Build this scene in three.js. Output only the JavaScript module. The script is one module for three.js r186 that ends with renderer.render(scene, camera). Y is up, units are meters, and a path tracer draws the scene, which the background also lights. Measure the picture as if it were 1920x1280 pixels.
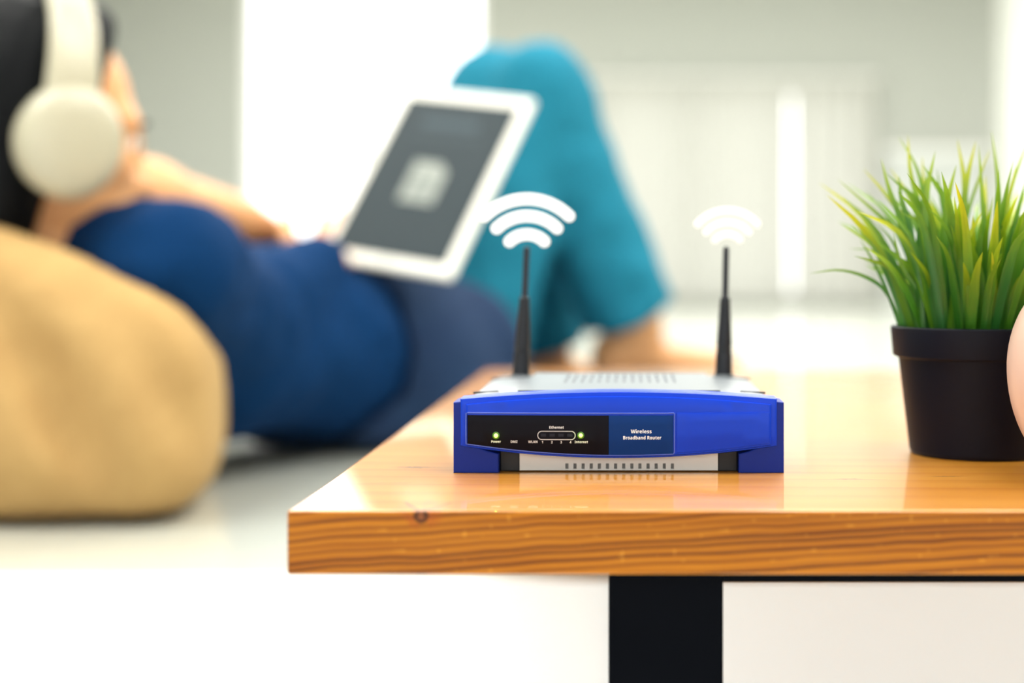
import * as THREE from 'three';
import { RoundedBoxGeometry } from 'three/addons/geometries/RoundedBoxGeometry.js';
import { mergeGeometries, toCreasedNormals } from 'three/addons/utils/BufferGeometryUtils.js';
import { RectAreaLightUniformsLib } from 'three/addons/lights/RectAreaLightUniformsLib.js';

// ---------------------------------------------------------------- camera, sky, lights, exposure
const F = 2800, CX = 1183, CY = 500;            // focal length and principal point in photograph pixels
const EYE = 0.28, TOP = EYE - 0.1161;           // camera and table top, above the raised platform
const FLOOR = -0.3, STEP = -1.36;               // the room's floor below the platform, and the platform's front edge
const scene = new THREE.Scene();
const camera = new THREE.PerspectiveCamera(2 * Math.atan(640 / F) * 180 / Math.PI, 1920 / 1280, 0.05, 100);
camera.setViewOffset(1920, 1280, 960 - CX, 640 - CY, 1920, 1280);
camera.position.set(0, EYE, 0);
camera.lookAt(0, EYE, -1);
camera.focus = 0.82;
camera.userData.fStop = 2.7;
camera.updateProjectionMatrix();
scene.add(camera);

scene.background = new THREE.Color(1.0, 1.0, 0.985);
scene.backgroundIntensity = 2.7;               // bright overcast, the same all round

const renderer = new THREE.WebGLRenderer({ antialias: true });
renderer.toneMapping = THREE.LinearToneMapping;
renderer.toneMappingExposure = 1.2;
renderer.shadowMap.enabled = true;
RectAreaLightUniformsLib.init();

const CEIL = 2.75, PANEL = [2.4, 1.2], PANEL_RADIANCE = 7.5, PANEL_COLOUR = new THREE.Color(1, 1, 0.965);
const PANEL_SPOTS = [[-1.7, -0.9], [1.5, -0.9], [-1.7, -3.2], [1.5, -3.2], [-1.7, -5.8], [1.5, -5.8], [-1.7, -8.3], [1.5, -8.3]];

// ---------------------------------------------------------------- helpers
const V = (x, y, z) => new THREE.Vector3(x, y, z);
const P = (px, py, d) => V((px - CX) / F * d, EYE + (CY - py) / F * d, -d);   // a point in the room from where it is seen and how far away it is
const used = {};
function numbered(name) { const n = used[name] = (used[name] ?? -1) + 1; return n ? name + '_' + String(n).padStart(3, '0') : name; }
function tag(o, label, category, group) { o.userData.label = label; if (category) o.userData.category = category; if (group) o.userData.group = group; return o; }
function thing(name, label, category, at, group) {
  const o = new THREE.Group(); o.name = numbered(name); if (at) o.position.copy(at); scene.add(o); return tag(o, label, category, group);
}
function part(name, geo, mat, parent, label) {
  const m = new THREE.Mesh(geo, mat); m.name = numbered(name); m.castShadow = m.receiveShadow = true; parent.add(m);
  if (label) m.userData.label = label; return m;
}
function struct(name, geo, mat, parent) { const m = part(name, geo, mat, parent ?? scene); m.userData.kind = 'structure'; return m; }
const std = (color, roughness = 0.6, more = {}) => new THREE.MeshStandardMaterial({ color, roughness, ...more });
const phys = (color, roughness = 0.6, more = {}) => new THREE.MeshPhysicalMaterial({ color, roughness, ...more });
function rng(seed) { let s = seed >>> 0; return () => { s = (s + 0x6d2b79f5) | 0; let t = Math.imul(s ^ (s >>> 15), 1 | s); t = (t + Math.imul(t ^ (t >>> 7), 61 | t)) ^ t; return ((t ^ (t >>> 14)) >>> 0) / 4294967296; }; }
const clamp = (x, a = 0, b = 1) => Math.min(b, Math.max(a, x));
const lerp = (a, b, t) => a + (b - a) * t;
const smooth = (a, b, x) => { const t = clamp((x - a) / (b - a)); return t * t * (3 - 2 * t); };
function hash(x, y, z = 0) { let h = Math.imul(x, 374761393) ^ Math.imul(y, 668265263) ^ Math.imul(z, 2147483647 - 58); h = Math.imul(h ^ (h >>> 13), 1274126177); return ((h ^ (h >>> 16)) >>> 0) / 4294967296; }
function noise(x, y, z = 0) {                     // value noise, -1..1
  const xi = Math.floor(x), yi = Math.floor(y), zi = Math.floor(z); let u = x - xi, v = y - yi, w = z - zi;
  u = u * u * (3 - 2 * u); v = v * v * (3 - 2 * v); w = w * w * (3 - 2 * w);
  const at = (k) => lerp(lerp(hash(xi, yi, zi + k), hash(xi + 1, yi, zi + k), u), lerp(hash(xi, yi + 1, zi + k), hash(xi + 1, yi + 1, zi + k), u), v);
  return (w ? lerp(at(0), at(1), w) : at(0)) * 2 - 1;
}
const fbm = (x, y, z = 0, n = 4) => { let s = 0, a = 0.5; for (let i = 0; i < n; i++) { s += a * noise(x, y, z); x *= 2.03; y *= 2.03; z *= 2.03; a *= 0.5; } return s; };
function dataTexture(w, h, fn, srgb = true) {     // fn(x, y) -> [r, g, b] 0..255, first row at v = 0
  const a = new Uint8Array(w * h * 4);
  for (let y = 0; y < h; y++) for (let x = 0; x < w; x++) { const c = fn(x, y), i = (y * w + x) * 4; a[i] = clamp(c[0], 0, 255); a[i + 1] = clamp(c[1], 0, 255); a[i + 2] = clamp(c[2], 0, 255); a[i + 3] = 255; }
  const t = new THREE.DataTexture(a, w, h); t.magFilter = THREE.LinearFilter; t.minFilter = THREE.LinearFilter; t.wrapS = t.wrapT = THREE.RepeatWrapping;
  if (srgb) t.colorSpace = THREE.SRGBColorSpace; t.needsUpdate = true; return t;
}
const box = (x0, x1, y0, y1, z0, z1) => { const g = new THREE.BoxGeometry(x1 - x0, y1 - y0, z1 - z0); g.translate((x0 + x1) / 2, (y0 + y1) / 2, (z0 + z1) / 2); return g; };
const rbox = (x0, x1, y0, y1, z0, z1, r = 0.001, seg = 3) => { const g = new RoundedBoxGeometry(x1 - x0, y1 - y0, z1 - z0, seg, r); g.translate((x0 + x1) / 2, (y0 + y1) / 2, (z0 + z1) / 2); return g; };
function poly(points) { const s = new THREE.Shape(); points.forEach(([x, y], i) => (i ? s.lineTo(x, y) : s.moveTo(x, y))); s.closePath(); return s; }
function rectPath(x0, x1, y0, y1, r = 0) {
  const p = new THREE.Path();
  if (!r) { p.moveTo(x0, y0); p.lineTo(x1, y0); p.lineTo(x1, y1); p.lineTo(x0, y1); p.closePath(); return p; }
  p.moveTo(x0 + r, y0); p.lineTo(x1 - r, y0); p.absarc(x1 - r, y0 + r, r, -Math.PI / 2, 0); p.lineTo(x1, y1 - r); p.absarc(x1 - r, y1 - r, r, 0, Math.PI / 2);
  p.lineTo(x0 + r, y1); p.absarc(x0 + r, y1 - r, r, Math.PI / 2, Math.PI); p.lineTo(x0, y0 + r); p.absarc(x0 + r, y0 + r, r, Math.PI, Math.PI * 1.5); return p;
}
const extrude = (shape, depth, bevel = 0, seg = 2, curveSegments = 12) => new THREE.ExtrudeGeometry(shape, { depth, curveSegments, bevelEnabled: bevel > 0, bevelThickness: bevel, bevelSize: bevel, bevelOffset: -bevel, bevelSegments: seg });
const lathe = (pts, n = 48) => new THREE.LatheGeometry(pts.map(([r, y]) => new THREE.Vector2(r, y)), n);

// signed distances and a mesher (surface nets)
const smin = (a, b, k) => { const h = Math.max(k - Math.abs(a - b), 0) / k; return Math.min(a, b) - h * h * k / 4; };
const smax = (a, b, k) => -smin(-a, -b, k);
function capsule(a, b, ra, rb) {
  const bx = b.x - a.x, by = b.y - a.y, bz = b.z - a.z, l2 = bx * bx + by * by + bz * bz || 1e-9;
  return (x, y, z) => { const px = x - a.x, py = y - a.y, pz = z - a.z; const t = clamp((px * bx + py * by + pz * bz) / l2); return Math.hypot(px - bx * t, py - by * t, pz - bz * t) - lerp(ra, rb, t); };
}
const ellipsoid = (c, rx, ry, rz) => (x, y, z) => { const a = (x - c.x) / rx, b = (y - c.y) / ry, d = (z - c.z) / rz; const k = Math.hypot(a, b, d); return (k - 1) * Math.min(rx, ry, rz) * (k < 1 ? 1 : 1); };
const blend = (list, k) => (x, y, z) => { let d = list[0](x, y, z); for (let i = 1; i < list.length; i++) d = smin(d, list[i](x, y, z), k); return d; };
function nets(f, lo, hi, h) {
  const nx = Math.ceil((hi.x - lo.x) / h) + 1, ny = Math.ceil((hi.y - lo.y) / h) + 1, nz = Math.ceil((hi.z - lo.z) / h) + 1, g = new Float32Array(nx * ny * nz);
  const id = (i, j, k) => i + nx * (j + ny * k);
  for (let k = 0; k < nz; k++) for (let j = 0; j < ny; j++) for (let i = 0; i < nx; i++) g[id(i, j, k)] = f(lo.x + i * h, lo.y + j * h, lo.z + k * h);
  const cell = new Int32Array(nx * ny * nz).fill(-1), pos = [], idx = [];
  const E = [[0, 1], [2, 3], [4, 5], [6, 7], [0, 2], [1, 3], [4, 6], [5, 7], [0, 4], [1, 5], [2, 6], [3, 7]];
  const c = new Float32Array(8);
  for (let k = 0; k < nz - 1; k++) for (let j = 0; j < ny - 1; j++) for (let i = 0; i < nx - 1; i++) {
    let mask = 0;
    for (let q = 0; q < 8; q++) { c[q] = g[id(i + (q & 1), j + ((q >> 1) & 1), k + (q >> 2))]; if (c[q] < 0) mask |= 1 << q; }
    if (mask === 0 || mask === 255) continue;
    let x = 0, y = 0, z = 0, n = 0;
    for (const [a, b] of E) if ((c[a] < 0) !== (c[b] < 0)) {
      const t = c[a] / (c[a] - c[b]); n++;
      x += lerp(a & 1, b & 1, t); y += lerp((a >> 1) & 1, (b >> 1) & 1, t); z += lerp(a >> 2, b >> 2, t);
    }
    cell[id(i, j, k)] = pos.length / 3; pos.push(lo.x + (i + x / n) * h, lo.y + (j + y / n) * h, lo.z + (k + z / n) * h);
  }
  const quad = (a, b, d, e, flip) => { if (a < 0 || b < 0 || d < 0 || e < 0) return; flip ? idx.push(a, d, b, a, e, d) : idx.push(a, b, d, a, d, e); };
  for (let k = 1; k < nz - 1; k++) for (let j = 1; j < ny - 1; j++) for (let i = 1; i < nx - 1; i++) {
    const s = g[id(i, j, k)] < 0;
    if (s !== g[id(i + 1, j, k)] < 0) quad(cell[id(i, j - 1, k - 1)], cell[id(i, j, k - 1)], cell[id(i, j, k)], cell[id(i, j - 1, k)], !s);
    if (s !== g[id(i, j + 1, k)] < 0) quad(cell[id(i - 1, j, k - 1)], cell[id(i - 1, j, k)], cell[id(i, j, k)], cell[id(i, j, k - 1)], !s);
    if (s !== g[id(i, j, k + 1)] < 0) quad(cell[id(i - 1, j - 1, k)], cell[id(i, j - 1, k)], cell[id(i, j, k)], cell[id(i - 1, j, k)], !s);
  }
  const geo = new THREE.BufferGeometry();
  geo.setAttribute('position', new THREE.Float32BufferAttribute(pos, 3)); geo.setIndex(idx);
  const uv = new Float32Array(pos.length / 3 * 2); for (let i = 0; i < pos.length / 3; i++) { uv[2 * i] = pos[3 * i] + pos[3 * i + 2] * 0.5; uv[2 * i + 1] = pos[3 * i + 1] + pos[3 * i + 2] * 0.5; }
  geo.setAttribute('uv', new THREE.BufferAttribute(uv, 2)); geo.computeVertexNormals(); return geo;
}

// ---------------------------------------------------------------- the room
const BACK = -11, LEFT = -4.4, RIGHT = 4.2, FRONT = 3.2;
const wx = (px) => (px - CX) / F * 11, wy = (py) => EYE + (CY - py) / F * 11;
const plaster = dataTexture(256, 256, (x, y) => { const n = noise(x / 3, y / 3) * 3 + noise(x / 17, y / 17) * 2; return [232 + n, 232 + n, 226 + n]; });
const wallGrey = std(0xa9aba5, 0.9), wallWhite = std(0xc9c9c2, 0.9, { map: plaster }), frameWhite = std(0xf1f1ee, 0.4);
const floorTex = dataTexture(512, 512, (x, y) => { const n = fbm(x / 40, y / 40) * 7 + noise(x / 2, y / 2) * 2; return [247 + n, 247 + n, 244 + n]; });
floorTex.repeat.set(0.8, 0.8);
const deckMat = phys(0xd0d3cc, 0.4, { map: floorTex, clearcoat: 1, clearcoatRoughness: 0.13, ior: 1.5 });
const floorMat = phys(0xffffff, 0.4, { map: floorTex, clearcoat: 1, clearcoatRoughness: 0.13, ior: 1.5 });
const fl = box(LEFT - 0.2, RIGHT + 0.2, FLOOR - 0.2, FLOOR, BACK - 0.2, FRONT + 0.2), deck = rbox(LEFT, RIGHT, FLOOR, 0, BACK, STEP, 0.006, 3);
for (const fg of [fl, deck]) { const p = fg.attributes.position, u = fg.attributes.uv; for (let i = 0; i < p.count; i++) u.setXY(i, p.getX(i), p.getZ(i) + p.getY(i)); }
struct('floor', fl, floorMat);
struct('platform', deck, deckMat);  // added raised floor; its front face keeps the area under the table bright
struct('added_trim_1', rbox(LEFT, RIGHT, FLOOR, -0.002, STEP, STEP + 0.018, 0.003, 2), std(0xf6fbff, 0.6));   // white board added to brighten the step's front face
struct('ceiling', box(LEFT - 0.2, RIGHT + 0.2, CEIL, CEIL + 0.2, BACK - 0.2, FRONT + 0.2), std(0xe4e4de, 0.95));
struct('ground', box(-20, 20, FLOOR - 0.35, FLOOR - 0.2, -40, 20), std(0xe9e6dc, 0.95));       // pale paving round the building
const glass = phys(0xffffff, 0, { transmission: 1, thickness: 0, ior: 1.45 });
let windows = 0;
function windowAt(x0, x1, y0, y1, z, cols, rows = 1) {          // a framed window in the plane z, panes in columns and rows
  const w = new THREE.Group(); w.name = 'window_' + (++windows); w.userData.kind = 'structure'; w.position.set((x0 + x1) / 2, y0, z); scene.add(w);
  const W = x1 - x0, H = y1 - y0, f = 0.05, s = new THREE.Shape(); s.moveTo(-W / 2, 0); s.lineTo(W / 2, 0); s.lineTo(W / 2, H); s.lineTo(-W / 2, H); s.closePath();
  s.holes.push(rectPath(-W / 2 + f, W / 2 - f, f, H - f));
  const fr = extrude(s, 0.09); fr.translate(0, 0, -0.045); part('window_frame', fr, frameWhite, w);
  for (let i = 1; i < cols; i++) { const x = -W / 2 + W * i / cols; part('mullion', box(x - 0.03, x + 0.03, f, H - f, -0.04, 0.04), frameWhite, w); }
  for (let j = 1; j < rows; j++) { const y = H * j / rows; part('transom', box(-W / 2 + f, W / 2 - f, y - 0.02, y + 0.02, -0.035, 0.035), frameWhite, w); }
  for (let i = 0; i < cols; i++) for (let j = 0; j < rows; j++) {
    const pw = W / cols, ph = H / rows; part('pane', box(-W / 2 + pw * i + 0.03, -W / 2 + pw * (i + 1) - 0.03, ph * j + 0.03, ph * (j + 1) - 0.03, -0.001, 0.001).translate(0, 0, 0), glass, w);
  }
}
function wallWith(name, x0, x1, holes, mat, place) {             // a wall with thickness and openings
  const s = new THREE.Shape(); s.moveTo(x0, FLOOR); s.lineTo(x1, FLOOR); s.lineTo(x1, CEIL); s.lineTo(x0, CEIL); s.closePath();
  for (const h of holes) s.holes.push(rectPath(...h));
  const g = extrude(s, 0.2); place(g); return struct(name, g, mat);
}
const backHoles = [[wx(457), wx(905), 0.02, 2.66], [wx(1120), wx(1630), 0.05, wy(165)], [wx(1672), wx(1835), 0.05, wy(300)], [wx(1880), wx(2180), 0.05, 2.6]];
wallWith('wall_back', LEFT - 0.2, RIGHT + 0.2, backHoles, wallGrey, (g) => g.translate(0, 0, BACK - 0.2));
backHoles.forEach((h, i) => windowAt(...h, BACK - 0.1, [2, 3, 1, 2][i]));
const frontHoles = [[-3.9, -0.35, FLOOR + 0.05, 1.95], [0.35, 3.8, FLOOR + 0.05, 1.95]];  // unseen windows behind the camera, added as front fill light
wallWith('wall_front', LEFT - 0.2, RIGHT + 0.2, frontHoles, wallWhite, (g) => g.translate(0, 0, FRONT));
frontHoles.forEach((h) => windowAt(...h, FRONT + 0.1, 3));
struct('wall_left', box(LEFT - 0.2, LEFT, FLOOR, CEIL, BACK, FRONT), wallWhite);
struct('wall_right', box(RIGHT, RIGHT + 0.2, FLOOR, CEIL, BACK, FRONT), wallWhite);

// unseen ceiling panels, added to supply overhead light
PANEL_SPOTS.forEach(([x, z], i) => {
  const row = ['nearest the camera', 'in the second row', 'in the third row', 'nearest the window wall'][i >> 1], side = i % 2 ? 'right' : 'left';
  const t = thing('added_ceiling_light', `added white rectangular ceiling light panel on the ${side} side, ${row}`, 'lamp', V(x, CEIL, z), 'added ceiling light panels');
  const [w, h] = PANEL, s = new THREE.Shape(); s.moveTo(-w / 2 - 0.03, -h / 2 - 0.03); s.lineTo(w / 2 + 0.03, -h / 2 - 0.03); s.lineTo(w / 2 + 0.03, h / 2 + 0.03); s.lineTo(-w / 2 - 0.03, h / 2 + 0.03); s.closePath();
  s.holes.push(rectPath(-w / 2, w / 2, -h / 2, h / 2));
  const fr = extrude(s, 0.04); fr.rotateX(Math.PI / 2); part('frame', fr, frameWhite, t);
  part('diffuser', box(-w / 2, w / 2, -0.03, -0.005, -h / 2, h / 2), std(0xffffff, 0.7, { emissive: 0xfffaf0, emissiveIntensity: 1.0 }), t);
  const l = new THREE.RectAreaLight(PANEL_COLOUR, PANEL_RADIANCE, w, h); l.position.set(0, -0.035, 0); l.rotation.x = -Math.PI / 2; t.add(l);
});

// sheer curtain at the right-hand end of the window wall
{
  const t = thing('curtain', 'white floor-length curtain hanging at the right end of the window wall', 'curtain', V(wx(1925), 0.03, BACK + 0.18));
  const g = new THREE.PlaneGeometry(wx(1990) - wx(1862), 2.55, 120, 8), p = g.attributes.position;
  for (let i = 0; i < p.count; i++) p.setZ(i, 0.035 * Math.sin(p.getX(i) * 62) + 0.012 * Math.sin(p.getX(i) * 131 + 1));
  g.translate(0, 1.275, 0); g.computeVertexNormals();
  part('cloth', g, phys(0xf2f3ee, 0.95, { transmission: 0.45, thickness: 0, side: THREE.DoubleSide }), t);
  const rod = new THREE.CylinderGeometry(0.012, 0.012, wx(2010) - wx(1845), 12); rod.rotateZ(Math.PI / 2); rod.translate(0, 2.585, 0); part('rod', rod, frameWhite, t);
}

// sheer curtains drawn over the wide window
[['left', 1112, 1477], ['right', 1483, 1640]].forEach(([side, a, b], n) => {
  const x0 = wx(a), x1 = wx(b), top = wy(150), t = thing('curtain', `sheer ivory curtain over the ${side} half of the wide window`, 'curtain', V((x0 + x1) / 2, 0.03, BACK + 0.1));
  const g = new THREE.PlaneGeometry(x1 - x0, top - 0.03, 140, 8), p = g.attributes.position;
  for (let i = 0; i < p.count; i++) { const x = p.getX(i); p.setZ(i, 0.022 * Math.sin(x * 40 + n * 2 + 1.5 * Math.sin(x * 7)) + 0.008 * Math.sin(x * 97)); }
  g.translate(0, (top - 0.03) / 2, 0); g.computeVertexNormals();
  part('cloth', g, phys(0xbdbdb7, 0.95, { transmission: 0.27, thickness: 0, side: THREE.DoubleSide }), t);
  const rod = new THREE.CylinderGeometry(0.012, 0.012, x1 - x0 + 0.02, 12); rod.rotateZ(Math.PI / 2); rod.translate(0, top - 0.02, 0); part('rod', rod, frameWhite, t);
});

{  // blind added to dim the narrow window
  const x0 = wx(1660), x1 = wx(1848), top = wy(285), t = thing('added_roller_blind', 'added pale grey roller blind dimming the narrow window behind the potted grass', 'blind', V((x0 + x1) / 2, 0.03, BACK + 0.06));
  part('cloth', box(-(x1 - x0) / 2, (x1 - x0) / 2, 0.03, top - 0.05, -0.001, 0.001), phys(0xd3d6d4, 0.95, { transmission: 0.33, thickness: 0 }), t);
  const tube = new THREE.CylinderGeometry(0.025, 0.025, x1 - x0 + 0.03, 20); tube.rotateZ(Math.PI / 2); tube.translate(0, top - 0.03, 0); part('roller', tube, frameWhite, t);
  part('bottom_bar', rbox(-(x1 - x0) / 2, (x1 - x0) / 2, 0, 0.03, -0.008, 0.008, 0.003), frameWhite, t);
}

// ---------------------------------------------------------------- person reclining between the bean bags
const skin = phys(0xd59a66, 0.55), shirtMat = phys(0x042c55, 0.9, { specularIntensity: 0.2 }), trouserMat = phys(0x1c6f87, 0.9, { specularIntensity: 0.3 }), hairMat = phys(0x05070a, 0.6, { specularIntensity: 0.25 });
const J = {
  neck: V(-0.69, 0.262, -1.80), pelvis: P(780, 640, 2.50), chest: V(-0.565, 0.18, -2.03), waist: V(-0.46, 0.158, -2.23),
  rShoulder: V(-0.535, 0.275, -1.735), lShoulder: V(-0.85, 0.268, -1.90),
  rElbow: P(432, 585, 1.92), rWrist: P(596, 497, 2.17), lElbow: P(272, 378, 2.05), lWrist: P(458, 415, 2.25),
  rHip: P(862, 640, 2.47), lHip: P(700, 610, 2.58), rKnee: P(1015, 180, 2.55), lKnee: P(928, 182, 2.62), rAnkle: P(1192, 612, 2.62), lAnkle: P(1022, 655, 2.8),
};
const rHeel = J.rAnkle.clone().add(V(-0.035, -0.055, 0)), rToe = J.rAnkle.clone().add(V(0.165, -0.075, -0.06));
const lHeel = J.lAnkle.clone().add(V(-0.035, -0.045, 0)), lToe = J.lAnkle.clone().add(V(0.15, -0.065, -0.08));
const HS = 1.17, face = V(0.77, -0.12, -0.62).normalize(), headUp = V(-0.05, 1, 0.06), headRight = face.clone().cross(headUp).normalize(); headUp.copy(headRight.clone().cross(face)).normalize();
const ear = P(122, 262, 1.70), headAt = ear.clone().addScaledVector(headRight, -0.078 * HS);
const headM = new THREE.Matrix4().makeBasis(face, headUp, headRight).setPosition(headAt).multiply(new THREE.Matrix4().makeScale(HS, HS, HS));
const H = (x, y, z) => V(x, y, z).applyMatrix4(headM);
const torso = [capsule(J.neck.clone().add(V(0.02, -0.03, -0.06)), J.chest, 0.085, 0.115), capsule(J.chest, J.waist, 0.115, 0.105), capsule(J.waist, J.pelvis, 0.105, 0.12), capsule(J.lShoulder, J.rShoulder, 0.062, 0.062),
  capsule(J.lShoulder, J.chest, 0.06, 0.09), capsule(J.rShoulder, J.chest, 0.06, 0.09)];
const rArm = [capsule(J.rShoulder, J.rElbow, 0.056, 0.043), capsule(J.rElbow, J.rWrist, 0.043, 0.03)], lArm = [capsule(J.lShoulder, J.lElbow, 0.058, 0.052), capsule(J.lElbow, J.lWrist, 0.054, 0.036)];
const rLeg = [capsule(J.rHip, J.rKnee, 0.09, 0.062), capsule(J.rKnee, J.rKnee.clone().lerp(J.rAnkle, 0.35), 0.06, 0.062), capsule(J.rKnee.clone().lerp(J.rAnkle, 0.35), J.rAnkle, 0.062, 0.04), capsule(rHeel, rToe, 0.038, 0.026), capsule(J.rAnkle, rHeel, 0.04, 0.038)];
const lLeg = [capsule(J.lHip, J.lKnee, 0.09, 0.062), capsule(J.lKnee, J.lKnee.clone().lerp(J.lAnkle, 0.35), 0.06, 0.062), capsule(J.lKnee.clone().lerp(J.lAnkle, 0.35), J.lAnkle, 0.062, 0.04), capsule(lHeel, lToe, 0.038, 0.026), capsule(J.lAnkle, lHeel, 0.04, 0.038)];
const neckBone = capsule(J.neck, H(-0.02, -0.05, 0), 0.062, 0.056);
const bodyField = blend([...torso, ...rArm, ...lArm, ...rLeg, ...lLeg, neckBone], 0.035);
// loose clothes: the same bones, thicker, cut at cuffs and hems
const cut = (a, b, t) => { const at = a.clone().lerp(b, t), n = b.clone().sub(a).normalize(); return (x, y, z) => (x - at.x) * n.x + (y - at.y) * n.y + (z - at.z) * n.z; };
const cloth = (f, thick, amp, fq) => (x, y, z) => f(x, y, z) - thick - amp * (noise(x * fq, y * fq, z * fq) + 0.5 * noise(x * fq * 2.3, y * fq * 2.3, z * fq * 2.3));
const rSleeve = blend(rArm, 0.03), lSleeve = blend(lArm, 0.03), rCut = cut(J.rElbow, J.rWrist, 1.02), lCut = cut(J.lShoulder, J.lElbow, 0.86), torsoField = blend(torso, 0.04);
const waistCut = cut(J.waist, J.pelvis, 0.75), neckHole = capsule(J.neck.clone().lerp(H(-0.02, -0.05, 0), 0.35), H(-0.02, 0.1, 0), 0.066, 0.09);
const shirtField = cloth((x, y, z) => smin(smin(Math.max(smax(torsoField(x, y, z), waistCut(x, y, z), 0.01), -neckHole(x, y, z) - 0.012), Math.max(rSleeve(x, y, z) - 0.006, rCut(x, y, z)), 0.03), Math.max(lSleeve(x, y, z) - 0.004, lCut(x, y, z)), 0.03), 0.012, 0.006, 26);
const seat = capsule(J.waist.clone().lerp(J.pelvis, 0.45), J.pelvis, 0.115, 0.125);
function legCloth(hip, knee, ankle) {
  const a = capsule(hip, knee, 0.1, 0.07), b = capsule(knee, ankle, 0.072, 0.07), c = cut(knee, ankle, 0.93);
  return (x, y, z) => Math.max(smin(a(x, y, z), b(x, y, z), 0.03), c(x, y, z));
}
const rTr = legCloth(J.rHip, J.rKnee, J.rAnkle), lTr = legCloth(J.lHip, J.lKnee, J.lAnkle);
const trouserField = cloth((x, y, z) => smin(smin(rTr(x, y, z), lTr(x, y, z), 0.02), seat(x, y, z), 0.05), 0.012, 0.006, 22);
const dressed = (x, y, z) => Math.min(bodyField(x, y, z), shirtField(x, y, z), trouserField(x, y, z));

const person = thing('person', 'person in blue shirt and teal trousers reclining on bean bags with knees raised', 'person', J.pelvis.clone().setY(0));
const onPerson = (g) => g.translate(-person.position.x, 0, -person.position.z);
function hand(wrist, dir, palmN, s, curl, rightHand) {              // palm and five separate curled fingers
  const d = dir.clone().normalize(), n = palmN.clone().addScaledVector(d, -palmN.dot(d)).normalize(), side = d.clone().cross(n).multiplyScalar(rightHand ? 1 : -1);
  const at = (a, b, c) => wrist.clone().addScaledVector(d, a * s).addScaledVector(side, b * s).addScaledVector(n, c * s), list = [];
  for (const b of [-0.026, -0.009, 0.009, 0.026]) list.push(capsule(at(0.0, b * 0.6, 0), at(0.08, b, 0), 0.017 * s, 0.0125 * s));
  const palm = blend(list, 0.02), fingers = [];
  [[-0.028, 0.085], [-0.0095, 0.096], [0.0095, 0.09], [0.028, 0.07]].forEach(([b, len], i) => {
    let p = at(0.085, b, 0), ang = curl * (0.35 + i * 0.08); const seg = [0.46, 0.31, 0.23];
    seg.forEach((q, k) => { const dd = d.clone().multiplyScalar(Math.cos(ang)).addScaledVector(n, Math.sin(ang)); const e = p.clone().addScaledVector(dd, q * len * s); fingers.push(capsule(p, e, (0.0098 - k * 0.0008) * s, (0.0092 - k * 0.001) * s)); p = e; ang += curl * 0.6; });
  });
  let p = at(0.02, -0.03, 0.004); const t1 = at(0.055, -0.056, 0.022), t2 = at(0.085, -0.062, 0.034);
  fingers.push(capsule(p, t1, 0.0135 * s, 0.011 * s), capsule(t1, t2, 0.0108 * s, 0.0085 * s));
  const all = (x, y, z) => { let f = 1; for (const q of fingers) f = Math.min(f, q(x, y, z)); return smin(palm(x, y, z), f, 0.008); };
  const c = at(0.08, 0, 0.01), r = 0.135 * s;
  return nets(all, V(c.x - r, c.y - r, c.z - r), V(c.x + r, c.y + r, c.z + r), 0.004);
}
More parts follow.
